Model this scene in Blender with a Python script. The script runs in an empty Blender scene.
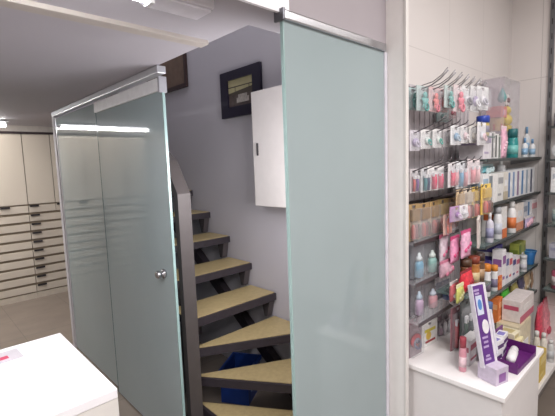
import bpy, bmesh, math, random
from mathutils import Vector, Matrix
random.seed(7)
C = bpy.context.scene.collection
PI = math.pi
# ------------------------------------------------------------------ camera
F = 394.79
RM = Matrix(((0.72493, -0.68787, -0.03556), (-0.09919, -0.05312, -0.99365), (0.68161, 0.72386, -0.10674)))
EYE = Vector((0, 0, 1.6))
yaw, pitch, roll = 0.8160888352566681, 0.10650181236579602, 0.03575931765372988
fw = Vector((math.cos(yaw)*math.cos(pitch), math.sin(yaw)*math.cos(pitch), -math.sin(pitch)))
rt = Vector((math.sin(yaw), -math.cos(yaw), 0))
dn = fw.cross(rt)
c_, s_ = math.cos(roll), math.sin(roll)
rt, dn = c_*rt + s_*dn, -s_*rt + c_*dn
cam = bpy.data.cameras.new('camera')
co = bpy.data.objects.new('camera', cam); C.objects.link(co)
M3 = Matrix((rt, -dn, -fw)).transposed()
co.matrix_world = Matrix.Translation(EYE) @ M3.to_4x4()
cam.sensor_width = 36; cam.lens = F/555*36; cam.clip_start = .02
bpy.context.scene.camera = co

def on_y(px, py, Y):
    """the point of the upright plane y = Y seen at a place of the photograph"""
    d = rt*((px-277.5)/F) + dn*((py-208)/F) + fw
    return EYE + d*(Y/d.y)

# ------------------------------------------------------------------ materials
def lin(v):
    v /= 255
    return v/12.92 if v <= .04045 else ((v+.055)/1.055)**2.4
MATS = {}
def mat(rgb, rough=.5, metal=0., vary=.06, scale=18., alpha=1., emit=0., spec=.5):
    key = (rgb, rough, metal, vary, scale, alpha, emit, spec)
    if key in MATS: return MATS[key]
    m = bpy.data.materials.new('surface'); m.use_nodes = True
    nt = m.node_tree; b = nt.nodes['Principled BSDF']
    col = tuple(lin(v) for v in rgb)
    if vary > 0:
        tc = nt.nodes.new('ShaderNodeTexCoord'); n = nt.nodes.new('ShaderNodeTexNoise')
        n.inputs['Scale'].default_value = scale; n.inputs['Detail'].default_value = 3
        nt.links.new(tc.outputs['Object'], n.inputs['Vector'])
        r = nt.nodes.new('ShaderNodeValToRGB')
        r.color_ramp.elements[0].position = .3; r.color_ramp.elements[1].position = .7
        r.color_ramp.elements[0].color = tuple(c*(1-vary) for c in col)+(1,)
        r.color_ramp.elements[1].color = tuple(min(1, c*(1+vary)) for c in col)+(1,)
        nt.links.new(n.outputs['Fac'], r.inputs['Fac']); nt.links.new(r.outputs['Color'], b.inputs['Base Color'])
    else:
        b.inputs['Base Color'].default_value = col+(1,)
    b.inputs['Roughness'].default_value = rough; b.inputs['Metallic'].default_value = metal
    b.inputs['Specular IOR Level'].default_value = spec
    b.inputs['Alpha'].default_value = alpha
    if emit:
        b.inputs['Emission Color'].default_value = col+(1,); b.inputs['Emission Strength'].default_value = emit
    MATS[key] = m
    return m

def seam_mat(rgb, line, px, ox, pz, oz, axis='X', w=.006, rough=.35, noise=.03, nscale=3.):
    """panelled surface: thin joints every px along an axis and every pz in height (world metres)"""
    m = bpy.data.materials.new('panelled'); m.use_nodes = True
    nt = m.node_tree; b = nt.nodes['Principled BSDF']; L = nt.links
    g = nt.nodes.new('ShaderNodeNewGeometry'); s = nt.nodes.new('ShaderNodeSeparateXYZ')
    L.new(g.outputs['Position'], s.inputs[0])
    def band(sock, per, off):
        a = nt.nodes.new('ShaderNodeMath'); a.operation = 'SUBTRACT'; a.inputs[1].default_value = off-per*40; L.new(sock, a.inputs[0])
        q = nt.nodes.new('ShaderNodeMath'); q.operation = 'MODULO'; q.inputs[1].default_value = per; L.new(a.outputs[0], q.inputs[0])
        k = nt.nodes.new('ShaderNodeMath'); k.operation = 'LESS_THAN'; k.inputs[1].default_value = w; L.new(q.outputs[0], k.inputs[0])
        return k.outputs[0]
    mx = nt.nodes.new('ShaderNodeMath'); mx.operation = 'MAXIMUM'
    L.new(band(s.outputs[axis[0]], px, ox), mx.inputs[0]); L.new(band(s.outputs[axis[1] if len(axis) > 1 else 'Z'], pz, oz), mx.inputs[1])
    n = nt.nodes.new('ShaderNodeTexNoise'); n.inputs['Scale'].default_value = nscale; n.inputs['Detail'].default_value = 6
    L.new(g.outputs['Position'], n.inputs['Vector'])
    r = nt.nodes.new('ShaderNodeValToRGB'); col = tuple(lin(v) for v in rgb)
    r.color_ramp.elements[0].position = .3; r.color_ramp.elements[1].position = .7
    r.color_ramp.elements[0].color = tuple(c*(1-noise) for c in col)+(1,); r.color_ramp.elements[1].color = tuple(c*(1+noise) for c in col)+(1,)
    L.new(n.outputs['Fac'], r.inputs['Fac'])
    mix = nt.nodes.new('ShaderNodeMix'); mix.data_type = 'RGBA'
    L.new(mx.outputs[0], mix.inputs[0]); L.new(r.outputs['Color'], mix.inputs[6]); mix.inputs[7].default_value = tuple(lin(v) for v in line)+(1,)
    L.new(mix.outputs[2], b.inputs['Base Color']); b.inputs['Roughness'].default_value = rough
    return m

def frosted_glass(rgb):
    m = bpy.data.materials.new('frosted glass'); m.use_nodes = True
    nt = m.node_tree; nt.nodes.clear(); L = nt.links
    o = nt.nodes.new('ShaderNodeOutputMaterial'); col = tuple(lin(v) for v in rgb)+(1,)
    n = nt.nodes.new('ShaderNodeTexNoise'); n.inputs['Scale'].default_value = 2.5
    tc = nt.nodes.new('ShaderNodeTexCoord'); L.new(tc.outputs['Object'], n.inputs['Vector'])
    r = nt.nodes.new('ShaderNodeValToRGB')
    r.color_ramp.elements[0].color = tuple(c*.94 for c in col[:3])+(1,); r.color_ramp.elements[1].color = tuple(c*1.05 for c in col[:3])+(1,)
    L.new(n.outputs['Fac'], r.inputs['Fac'])
    d = nt.nodes.new('ShaderNodeBsdfDiffuse'); t = nt.nodes.new('ShaderNodeBsdfTranslucent'); g = nt.nodes.new('ShaderNodeBsdfGlossy')
    L.new(r.outputs['Color'], d.inputs['Color']); L.new(r.outputs['Color'], t.inputs['Color'])
    g.inputs['Roughness'].default_value = .035
    a = nt.nodes.new('ShaderNodeMixShader'); a.inputs[0].default_value = .3
    L.new(d.outputs[0], a.inputs[1]); L.new(t.outputs[0], a.inputs[2])
    fr = nt.nodes.new('ShaderNodeFresnel'); fr.inputs['IOR'].default_value = 1.6
    b = nt.nodes.new('ShaderNodeMixShader'); L.new(fr.outputs[0], b.inputs[0]); L.new(a.outputs[0], b.inputs[1]); L.new(g.outputs[0], b.inputs[2])
    L.new(b.outputs[0], o.inputs['Surface'])
    return m

def clear_mat(rgb, opacity, rough=.12):
    m = bpy.data.materials.new('clear plastic'); m.use_nodes = True
    nt = m.node_tree; nt.nodes.clear(); L = nt.links
    o = nt.nodes.new('ShaderNodeOutputMaterial'); col = tuple(lin(v) for v in rgb)+(1,)
    n = nt.nodes.new('ShaderNodeTexNoise'); n.inputs['Scale'].default_value = 30
    tc = nt.nodes.new('ShaderNodeTexCoord'); L.new(tc.outputs['Object'], n.inputs['Vector'])
    mr = nt.nodes.new('ShaderNodeMapRange'); mr.inputs[3].default_value = opacity*.7; mr.inputs[4].default_value = min(1, opacity*1.3)
    L.new(n.outputs['Fac'], mr.inputs[0])
    t = nt.nodes.new('ShaderNodeBsdfTransparent'); p = nt.nodes.new('ShaderNodeBsdfPrincipled')
    p.inputs['Base Color'].default_value = col; p.inputs['Roughness'].default_value = rough
    x = nt.nodes.new('ShaderNodeMixShader'); L.new(mr.outputs[0], x.inputs[0]); L.new(t.outputs[0], x.inputs[1]); L.new(p.outputs[0], x.inputs[2])
    L.new(x.outputs[0], o.inputs['Surface'])
    return m

WHITE = mat((232, 230, 228), .45)
CHROME = mat((190, 190, 194), .25, 1., vary=.03)
ALU = mat((205, 206, 210), .35, .6, vary=.03)
DARK = mat((40, 36, 40), .5)
CLEAR = clear_mat((225, 225, 230), .16)
CLEARER = clear_mat((215, 220, 225), .10)
CASE = clear_mat((206, 198, 208), .30)
GLASS = frosted_glass((183, 198, 201))
GLASS_EDGE = mat((66, 100, 98), .15, vary=.1)
SHELFGLASS = clear_mat((120, 140, 138), .6)

# ------------------------------------------------------------------ geometry helpers
class MB:
    def __init__(s): s.bm = bmesh.new()
    def box(s, x0, y0, z0, x1, y1, z1, bev=0., mtx=None):
        g = bmesh.ops.create_cube(s.bm, size=1)['verts']
        T = Matrix.Translation(((x0+x1)/2, (y0+y1)/2, (z0+z1)/2)) @ Matrix.Diagonal((abs(x1-x0), abs(y1-y0), abs(z1-z0), 1))
        if mtx: T = mtx @ T
        bmesh.ops.transform(s.bm, matrix=T, verts=g)
        if bev:
            e = list({e for v in g for e in v.link_edges})
            bmesh.ops.bevel(s.bm, geom=e, offset=bev, segments=2, affect='EDGES', profile=.6)
        return s
    def prism(s, pts, z0, z1, mtx=None):
        n = len(pts); M = mtx or Matrix()
        a = [s.bm.verts.new(M @ Vector((x, y, z0))) for x, y in pts]
        b = [s.bm.verts.new(M @ Vector((x, y, z1))) for x, y in pts]
        s.bm.faces.new(a[::-1]); s.bm.faces.new(b)
        for i in range(n): s.bm.faces.new((a[i], a[(i+1) % n], b[(i+1) % n], b[i]))
        return s
    def lathe(s, prof, seg=16, c=(0, 0, 0), sx=1., sy=1., mtx=None):
        M = mtx or Matrix(); rings = []
        for r, z in prof:
            rings.append([s.bm.verts.new(M @ Vector((c[0]+r*sx*math.cos(2*PI*k/seg), c[1]+r*sy*math.sin(2*PI*k/seg), c[2]+z))) for k in range(seg)])
        for a, b in zip(rings, rings[1:]):
            for k in range(seg): s.bm.faces.new((a[k], a[(k+1) % seg], b[(k+1) % seg], b[k]))
        s.bm.faces.new(rings[0][::-1]); s.bm.faces.new(rings[-1])
        return s
    def tube(s, pts, r, seg=8):
        pts = [Vector(p) for p in pts]; rings = []
        for i, p in enumerate(pts):
            t = (pts[min(i+1, len(pts)-1)]-pts[max(i-1, 0)]).normalized()
            u = t.cross(Vector((0, 0, 1)) if abs(t.z) < .9 else Vector((1, 0, 0))).normalized(); v = t.cross(u)
            rings.append([s.bm.verts.new(p+r*(math.cos(2*PI*k/seg)*u+math.sin(2*PI*k/seg)*v)) for k in range(seg)])
        for a, b in zip(rings, rings[1:]):
            for k in range(seg): s.bm.faces.new((a[k], a[(k+1) % seg], b[(k+1) % seg], b[k]))
        s.bm.faces.new(rings[0][::-1]); s.bm.faces.new(rings[-1])
        return s
    def ball(s, c, r, sx=1, sy=1, sz=1):
        bmesh.ops.create_uvsphere(s.bm, u_segments=12, v_segments=8, radius=1, matrix=Matrix.Translation(c) @ Matrix.Diagonal((r*sx, r*sy, r*sz, 1)))
        return s
    def torus(s, c, R, r, mtx=None, seg=16, rs=6):
        M = mtx or Matrix.Translation(c); rings = []
        for i in range(seg):
            a = 2*PI*i/seg
            rings.append([s.bm.verts.new(M @ Vector(((R+r*math.cos(2*PI*k/rs))*math.cos(a), (R+r*math.cos(2*PI*k/rs))*math.sin(a), r*math.sin(2*PI*k/rs)))) for k in range(rs)])
        for i in range(seg):
            a, b = rings[i], rings[(i+1) % seg]
            for k in range(rs): s.bm.faces.new((a[k], a[(k+1) % rs], b[(k+1) % rs], b[k]))
        return s
    def build(s, name, m, parent=None, smooth=False, loc=None):
        bmesh.ops.recalc_face_normals(s.bm, faces=s.bm.faces)
        me = bpy.data.meshes.new(name); s.bm.to_mesh(me); s.bm.free()
        if smooth:
            for p in me.polygons: p.use_smooth = True
        o = bpy.data.objects.new(name, me); C.objects.link(o); me.materials.append(m)
        if parent is not None: o.parent = parent
        if loc is not None: o.location = loc
        return o

def tag(o, label=None, cat=None, group=None, kind=None):
    if label: o['label'] = label
    if cat: o['category'] = cat
    if group: o['group'] = group
    if kind: o['kind'] = kind
    return o
def thing(name, label, cat, loc=(0, 0, 0), rz=0., group=None, tilt=(0, 0)):
    o = bpy.data.objects.new(name, None); C.objects.link(o)
    o.location = loc; o.rotation_euler = (tilt[0], tilt[1], rz); o.empty_display_size = .05
    return tag(o, label, cat, group)
def struct(name, mb, m):
    return tag(mb.build(name, m), kind='structure')
def dup(root, loc, label=None, rz=None):
    r = root.copy(); C.objects.link(r); r.location = loc
    if label: r['label'] = label
    if rz is not None: r.rotation_euler[2] = rz
    for ch in list(root.children):
        c = ch.copy(); C.objects.link(c); c.parent = r
        for g in list(ch.children):
            d = g.copy(); C.objects.link(d); d.parent = c
    return r

# ================================================================== SETTING
XS = 1.85          # stair wall
YW = 1.0           # display wall
ZC = 2.13          # low ceiling
floor_m = seam_mat((128, 117, 108), (100, 92, 86), .6, .12, .6, .3, 'XY', .005, .32, .12, 4)
struct('floor', MB().box(-3.6, -3.2, -.1, 4.8, 6.3, 0), floor_m)
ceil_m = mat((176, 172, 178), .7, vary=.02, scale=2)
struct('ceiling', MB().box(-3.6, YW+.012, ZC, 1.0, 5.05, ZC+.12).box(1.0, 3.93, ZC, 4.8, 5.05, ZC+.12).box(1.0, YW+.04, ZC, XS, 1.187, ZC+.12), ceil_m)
struct('ceiling_shop', MB().box(-3.6, -3.2, 2.85, 4.8, 1.0, 2.95), mat((235, 232, 230), .8, vary=.02))
struct('ceiling_rear', MB().box(-3.6, 5.05, 2.5, 4.8, 6.3, 2.6), mat((200, 196, 196), .8, vary=.02))
struct('ceiling_stairwell', MB().box(.93, 1.0, 3.6, 1.95, 3.93, 3.7), mat((200, 198, 205), .8, vary=.02))
struct('trim_1', MB().box(-3.6, 1.43, ZC-.016, .985, 1.49, ZC+.01, .004), mat((180, 172, 165), .6, vary=.03))
struct('trim_2', MB().box(-3.6, YW, ZC-.012, 1.03, YW+.012, 2.85), mat((246, 245, 250), .5, vary=.01))
struct('wall_bulkhead', MB().box(1.03, YW, ZC+.002, 1.655, YW+.03, 2.85), mat((168, 160, 165), .7, vary=.03, scale=3))
wall_m = mat((190, 186, 192), .75, vary=.02, scale=2)
struct('wall_stair', MB().box(XS, YW+.04, 0, XS+.1, 3.93, 3.6), wall_m)
struct('wall_landing', MB().box(1.005, 3.87, 0, XS, 3.93, 3.6), wall_m)
struct('wall_upper_left', MB().box(.93, 1.2, ZC+.12, 1.0, 3.93, 3.6), wall_m)
struct('wall_rear', MB().box(-3.6, 6.2, 0, 4.8, 6.3, 2.5), mat((196, 190, 184), .7))
struct('wall_left', MB().box(-3.7, -3.2, 0, -3.6, 6.3, 2.85), mat((205, 203, 200), .7))
struct('wall_front', MB().box(-3.6, -3.3, 0, 4.8, -3.2, 2.85), mat((205, 203, 200), .7))
tile_m = seam_mat((214, 208, 206), (198, 192, 190), .51, 1.81, .83, 2.16-.83*2, 'X', .005, .3, .015)
struct('wall_display', MB().box(1.657, YW, 0, 3.4, YW+.035, 2.85), tile_m)
tile2_m = seam_mat((222, 216, 214), (198, 192, 190), .7, .1, .83, 2.16-.83*2, 'Y', .005, .3, .015)
struct('wall_right', MB().box(3.4, -3.2, 0, 3.5, YW+.035, 2.85), tile2_m)

# side panel at the left end of the display bay
sp = tag(MB().box(1.655, .915, 0, 1.673, YW, 2.85).build('side_panel', mat((240, 236, 234), .5, vary=.02)),
         'tall pale grey side panel between the frosted glass and the hanging products', 'panel')
MB().box(1.652, .900, 0, 1.676, .9145, 2.85, .003).build('edge_strip', mat((222, 217, 214), .4, vary=.01), sp)

# ================================================================== GLASS ENCLOSURE
t = thing('glass_partition', 'fixed frosted glass panel at the far left, partly behind the sliding door', 'glass panel', (1.013, 2.7, 0))
MB().box(0, 0, .006, .012, 1.135, 2.075).build('glass_pane', GLASS, t)
MB().box(-.004, 1.135, .004, .016, 1.15, 2.08).build('edge_profile', ALU, t)
MB().box(-.002, 0, .006, .014, -.004, 2.075).build('glass_edge', GLASS_EDGE, t)
MB().box(-.026, -.80, 2.09, .022, 1.152, 2.128, .004).build('ceiling_track', ALU, t)
t = thing('sliding_door', 'frosted glass sliding door with round chrome knob, slid open beside the stairs', 'door', (.984, 1.86, 0))
MB().box(0, 0, .012, .012, .93, 2.015).build('glass_pane', GLASS, t)
MB().box(-.001, .93, .012, .013, .936, 2.015).build('glass_edge', GLASS_EDGE, t)
MB().box(-.001, -.005, .012, .013, 0, 2.015).build('glass_edge', mat((150, 176, 174), .2), t)
tr = MB().box(-.012, 0, 1.995, .022, .93, 2.06, .004).build('top_rail', mat((226, 226, 228), .4), t)
MB().box(-.016, -.006, 1.985, .026, .012, 2.064, .002).build('end_cap', mat((150, 150, 156), .4), tr)
kM = Matrix.Translation((0, .1, 1.04)) @ Matrix.Rotation(-PI/2, 4, 'Y')
MB().lathe([(.024, 0), (.026, .006), (.026, .012), (.014, .016), (.012, .024), (.021, .03), (.022, .042), (.016, .05), (.004, .052)], 20, mtx=kM).build('knob', CHROME, t, True)
t = thing('glass_partition', 'fixed frosted glass panel to the right of the stairs, beside the display', 'glass panel', (1.0, YW, 0))
MB().box(0, 0, .01, .632, .012, 2.095).build('glass_pane', GLASS, t)
MB().box(-.005, -.001, .01, 0, .013, 2.095).build('glass_edge', mat((160, 186, 184), .2), t)
tr = MB().box(-.006, -.014, 2.094, .636, .026, 2.128, .006).build('top_rail', CHROME, t)
MB().box(-.018, -.018, 2.09, -.006, .03, 2.131, .004).build('end_cap', mat((110, 110, 116), .3, .6), tr)
MB().box(.632, -.008, 0, .652, .024, 2.094, .003).build('side_profile', mat((228, 226, 236), .35, .2), t)

# ================================================================== STAIRCASE
st = thing('staircase', 'winding open staircase with tan treads, dark steel nosings and grey newel plate', 'staircase', (1.17, 1.99, 0))
O = Vector((1.17, 1.99))
R_ = .177
TAN = mat((172, 153, 112), .45, vary=.08, scale=40)
STEEL = mat((50, 44, 50), .5, .1, vary=.12)
STEEL2 = mat((78, 72, 74), .5, .2, vary=.08)
def clip(poly, a, b, c):   # keep a*x+b*y<=c
    out = []
    for i in range(len(poly)):
        p, q = poly[i], poly[(i+1) % len(poly)]
        fp, fq = a*p[0]+b*p[1]-c, a*q[0]+b*q[1]-c
        if fp <= 0: out.append(p)
        if fp*fq < 0:
            k = fp/(fp-fq); out.append((p[0]+k*(q[0]-p[0]), p[1]+k*(q[1]-p[1])))
    return out
def shrink_front(poly, n, d):   # move back from the nose by d along the inward normal n
    k = max(-(p[0]*n[0]+p[1]*n[1]) for p in poly)
    return clip(poly, -n[0], -n[1], k-d)
def tread(poly, z, n):
    L = [(p[0]-O.x, p[1]-O.y) for p in poly]
    o = MB().prism(L, z-.052, z-.004).build('tread', STEEL, st)
    c = shrink_front(L, n, .018)
    MB().prism(c, z-.004, z).build('tread_covering', TAN, o)
box0 = [(1.10, 1.05), (1.838, 1.05), (1.838, 2.02), (1.10, 2.02)]
def ray_n(dx, dy):     # inward normal (left of the nose seen from above: towards the next step)
    l = math.hypot(dx, dy); return (-dy/l, dx/l)
noses = {1: (-.02, -1), 2: (.31, -.45), 3: (.50, -.262), 4: (1, 0)}
for k in (1, 2, 3):
    n = ray_n(*noses[k]); m = ray_n(*noses[k+1])
    p = [(1.12, 1.05), (1.838, 1.05), (1.838, 2.03), (1.12, 2.03)]
    p = clip(p, -n[0], -n[1], -(n[0]*O.x+n[1]*O.y))            # behind own nose
    p = clip(p, m[0], m[1], m[0]*O.x+m[1]*O.y+.035)            # as far as the next nose
    tread(p, k*R_, n)
for k in range(4, 11):
    y0 = 2.0+.259*(k-4)
    tread([(1.165, y0), (1.838, y0), (1.838, min(3.86, y0+.285)), (1.165, min(3.86, y0+.285))], k*R_, (0, 1))
# wall stringer: a slanting beam and a plate below every nose
def slab_x(pts, x0, x1):    # prism of a (y, z) outline
    b = MB(); a = [b.bm.verts.new((x0-O.x, y-O.y, z)) for y, z in pts]; c = [b.bm.verts.new((x1-O.x, y-O.y, z)) for y, z in pts]
    n = len(pts); b.bm.faces.new(a); b.bm.faces.new(c[::-1])
    for i in range(n): b.bm.faces.new((a[i], a[(i+1) % n], c[(i+1) % n], c[i]))
    return b
sl = R_/.259
yb = lambda z: 2.0+(z-.30)/sl
slab_x([(yb(.0)+.06, 0), (yb(.0)+.21, 0), (yb(1.3)+.21, 1.3), (yb(1.3)+.06, 1.3)], 1.77, 1.83).build('stringer', STEEL, st)
for k in range(4, 11):
    y0 = 2.0+.259*(k-4); z = k*R_
    slab_x([(y0+.02, z-.052), (y0+.11, z-.052), (y0+.08, z-R_+.002), (y0+.05, z-R_+.002)], 1.79, 1.837).build('bracket', STEEL2, st)
    slab_x([(y0+.15, z-.052), (y0+.19, z-.052), (y0+.19, z-R_+.002), (y0+.15, z-R_+.002)], 1.25, 1.31).build('bracket', STEEL, st)
# newel plate that bends into the rising outer stringer
nb = MB()
pts_f = [(1.945, 0), (1.988, 0), (1.988, 1.45), (2.10, 1.60), (3.6, 2.61), (3.6, 2.67), (2.07, 1.65), (1.945, 1.465)]
slab_x(pts_f, 1.082, 1.162).build('newel_post', mat((86, 80, 79), .5, .2, vary=.05), st)
MB().box(.16, .43, 0, .2, .47, 5*R_-.06).build('support_post', DARK, st)
MB().box(.05, .86, 0, .09, .90, 7*R_-.06).build('support_post', DARK, st)

t = thing('storage_crate', 'blue plastic crate on the floor under the stairs', 'crate', (1.60, 2.14, 0), .55)
cb = MB(); w, d, hh = .13, .10, .23
for (a, b_, c, e) in ((-w, -d, w, -d+.01), (-w, d-.01, w, d), (-w, -d+.01, -w+.01, d-.01), (w-.01, -d+.01, w, d-.01)): cb.box(a, b_, .01, c, e, hh)
cb.box(-w, -d, 0, w, d, .01).build('body', mat((30, 58, 128), .4, vary=.1), t)
rb = MB()
for (a, b_, c, e) in ((-w-.012, -d-.012, w+.012, -d), (-w-.012, d, w+.012, d+.012), (-w-.012, -d, -w, d), (w, -d, w+.012, d)): rb.box(a, b_, hh-.03, c, e, hh, .003)
rb.build('rim', mat((40, 78, 168), .4), t)
MB().box(-.08, -d-.004, .07, .0, -d-.001, .17).build('paper_label', mat((150, 175, 200), .5), t)
tag(MB().box(1.2, 2.34, 0, 1.225, 2.54, .5, .004).build('storage_board', mat((205, 210, 210), .5)), 'narrow white board standing on the floor just behind the newel plate', 'board')

# wall things
t = thing('wall_cabinet', 'white metal cabinet hung on the stair wall beside the picture', 'cabinet', (XS, 1.78, 1.34))
MB().box(-.14, -.24, 0, -.001, .235, .74, .004).build('carcass', mat((214, 208, 206), .5, vary=.02), t)
dr = MB().box(-.157, -.24, 0, -.142, .235, .74, .004).build('door', mat((222, 216, 213), .45, vary=.02), t)
MB().box(-.166, .18, .33, -.157, .19, .41, .002).build('handle', DARK, dr)
t = tag(MB().box(XS-.012, 1.735, 1.245, XS, 1.80, 1.315, .004).build('wall_socket', mat((205, 200, 200), .4)), 'small white socket on the stair wall below the cabinet', 'socket')
t = thing('picture_frame', 'dark framed picture of a vehicle under a bridge on the stair wall', 'picture', (XS, 2.3, 1.97))
fm = MB(); W2, H2 = .23, .335
fm.box(-.025, -W2, 0, -.003, W2, .075).box(-.025, -W2, H2-.065, -.003, W2, H2).box(-.025, -W2, .075, -.003, -W2+.085, H2-.065).box(-.025, W2-.085, .075, -.003, W2, H2-.065)
fm.build('frame', mat((34, 30, 48), .35, vary=.05), t)
pr = MB().box(-.010, -W2+.083, .073, -.004, W2-.083, H2-.063).build('print', mat((90, 78, 74), .5, vary=.25, scale=30), t)
MB().box(-.0115, -W2+.083, .165, -.0102, W2-.083, H2-.063).build('sky', mat((190, 182, 140), .5), pr)
bb = MB().box(-.0125, -.147, .214, -.0117, .147, .221).box(-.0125, -.1, .165, -.0117, -.094, .216).box(-.0125, .06, .165, -.0117, .066, .216)
bb.prism([(-.147, .16), (.147, .16), (.147, .176), (-.147, .2)], .0117, .0125, Matrix(((0, 0, -1, 0), (1, 0, 0, 0), (0, 1, 0, 0), (0, 0, 0, 1)))).build('bridge', mat((84, 76, 66), .5), pr)
vb = MB().box(-.0125, -.09, .1, -.0112, .05, .135, .0004).box(-.0125, -.07, .135, -.0112, .03, .158, .0004).build('vehicle', mat((176, 168, 160), .5, vary=.2, scale=60), pr)
t = thing('pinboard', 'brown board in a dark frame high up the stair wall', 'board', (XS, 3.02, 2.30))
MB().box(-.015, .02, .03, -.003, .70, .55).build('panel', mat((112, 92, 78), .7, vary=.12), t)
MB().box(-.028, 0, 0, -.003, .72, .03).box(-.028, 0, .55, -.003, .72, .58).box(-.028, 0, .03, -.003, .02, .55).box(-.028, .70, .03, -.003, .72, .55).build('frame', mat((52, 34, 32), .5), t)

# ================================================================== DRAWER WALL
CREAM = mat((206, 196, 182), .5, vary=.02, scale=2)
GAP = mat((138, 124, 106), .6)
def drawer_unit(x0, label):
    t = thing('drawer_cabinet', label, 'cabinet', (x0, 5.82, 0), 0, 'built in drawer cabinets along the rear wall')
    w = .626
    MB().box(.002, .02, .0, w-.002, .36, 2.135).build('carcass', GAP, t)
    MB().box(.002, -.004, 0, w-.002, .019, .07).build('plinth', mat((196, 186, 172), .5), t)
    MB().box(.0, -.012, 2.112, w, .019, 2.137).build('cornice', mat((52, 40, 44), .5), t)
    for k in (0, 1):
        d = MB().box(.004+k*w/2, 0, 1.225, w/2-.005+k*w/2, .019, 2.11, .002).build('door', CREAM, t)
        h = w/2
        d = MB().box(.004+k*h, 0, 1.118, h-.005+k*h, .019, 1.206, .002).build('drawer', CREAM, t)
        MB().box(.012+k*h, -.022, 1.19, .012+k*h+.10, -.001, 1.212, .002).build('handle', DARK, d)
    for i in range(9):
        z = 1.102-.1145*i
        d = MB().box(.004, 0, z-.098, w-.005, .019, z-.014, .002).build('drawer', CREAM, t)
        MB().box(.012, -.022, z-.03, .115, -.001, z-.008, .002).build('handle', DARK, d)
    return t
u0 = drawer_unit(1.126, 'cream drawer cabinet beside the glass panel edge, right one of those in view')
names = ['cream drawer cabinet at the left edge of the view with long drawers', 'cream drawer cabinet left of the view, seen only mirrored in the glass',
         'cream drawer cabinet farthest left along the rear wall']
for k, nme in enumerate(names): dup(u0, (1.126-.626*(k+1), 5.82, 0), nme)

# ================================================================== COUNTER
t = thing('service_counter', 'white counter block in the left foreground', 'counter', (-.6, 1.46, 0))
MB().box(-1.0, -.2935, 0, 1.0065, .30, .919).build('body', mat((222, 218, 214), .4, vary=.02), t)
MB().box(-1.006, -.294, .92, 1.007, .304, .95, .003).build('countertop', mat((244, 242, 246), .3, vary=.01), t)
t = thing('leaflet', 'folded white leaflet with a pink mark on the counter', 'leaflet', (.19, 1.675, .951), .06)
MB().box(-.12, -.05, 0, .06, .045, .003).build('sheet', mat((190, 184, 192), .5), t)
MB().box(-.01, -.03, .0032, .02, -.002, .0038).build('printed_mark', mat((190, 30, 80), .5), t)

# ================================================================== LIGHT FITTINGS
def batten(x0, x1, y, z, label, strength, lit1):
    t = thing('ceiling_light', label, 'light', (x0, y, z))
    MB().box(0, -.06, -.02, x1-x0, .06, 0, .004).build('housing', mat((226, 226, 230), .4), t)
    MB().lathe([(.016, 0), (.016, lit1)], 12, mtx=Matrix.Translation((.01, 0, -.045)) @ Matrix.Rotation(PI/2, 4, 'Y')).build('tube', mat((255, 255, 255), .5, vary=0, emit=strength), t, True)
    for a in (0, lit1): MB().box(a, -.02, -.065, a+.012, .02, -.02).build('lamp_holder', mat((215, 215, 218), .4), t)
    return t
batten(-.85, .55, 1.09, ZC, 'lit fluorescent batten above the counter at the top edge', 28, 1.4)
t = thing('ceiling_light', 'unlit pale light fitting on the ceiling beside the lit tube', 'light', (.57, 1.13, ZC))
MB().box(0, -.055, -.03, .20, .055, 0, .006).build('housing', mat((225, 223, 230), .4), t)
MB().box(.005, -.045, -.038, .195, .045, -.03, .004).build('diffuser', mat((224, 222, 230), .4), t)
batten(-.27, .79, 4.62, ZC, 'lit fluorescent tube at the far end of the low ceiling', 40, 1.04)

# ================================================================== DISPLAY FURNITURE
BZ = .62
t = thing('display_plinth', 'low white display plinth below the hanging products', 'plinth', (1.70, 0, 0))
MB().box(.012, .505, .06, .59, YW-.005, BZ-.024).build('body', mat((226, 222, 222), .45, vary=.015), t)
MB().box(-.004, .489, BZ-.022, .6, YW-.002, BZ, .003).build('top_board', mat((240, 236, 236), .35, vary=.015), t)
MB().box(.03, .53, 0, .59, YW-.005, .06).build('kick_board', mat((150, 144, 142), .5), t)
t = thing('floor_shelf', 'low white shelf near the floor, right of the display plinth', 'shelf', (2.32, 0, 0))
MB().box(0, .585, .165, 1.07, YW-.002, .2, .003).build('top_board', mat((232, 228, 226), .4), t)
MB().box(.01, .64, .0, 1.06, YW-.01, .164).build('body', mat((120, 112, 108), .5), t)

t = thing('pegboard', 'pale grey ribbed backing panel behind the hanging products', 'panel', (1.69, YW-.012, BZ+.001))
pb = MB().box(0, 0, 0, .90, .011, 1.355)
for k in range(16): pb.box(.03+k*.056, -.006, .002, .045+k*.056, 0, 1.35)
pb.build('ribbed_panel', mat((196, 190, 194), .4, .2), t)
RAILS = [1.955, 1.722, 1.548, 1.40, 1.20, 1.02]
for z in RAILS: MB().box(0, -.019, z-BZ-.012, .615, -.0065, z-BZ, .002).build('rail', mat((84, 78, 82), .35, .5), t)

def hook_mesh(tip_z):
    return MB().tube([(0, 0, 0), (0, -.05, -.004), (0, -.11, .006), (0, -.155, .03), (0, -.19, tip_z)], .0032, 6).tube(
        [(0, 0, .014), (0, -.06, .012), (0, -.12, .022), (0, -.16, .044), (0, -.188, tip_z+.012)], .0022, 6)
hk = thing('display_hook', 'curved chrome hook on the top rail above the teal and pink packs', 'hook', (1.80, YW-.032, 1.935), 0, 'curved hooks on the top rail')
hook_mesh(.06).build('prong', mat((150, 148, 152), .3, .8), hk, True)
MB().box(-.008, -.002, -.008, .008, .001, .02).build('clip', DARK, hk)
for k in range(1, 7): dup(hk, (1.80+.078*k, YW-.032, 1.935))
hk = thing('display_hook', 'straight chrome hook carrying packs on the second rail', 'hook', (1.735, YW-.032, 1.705), 0, 'straight hooks on the second rail')
def straight(): return MB().tube([(0, 0, 0), (0, -.1, .036), (0, -.19, .068), (0, -.2, .082)], .0028, 6)
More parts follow.
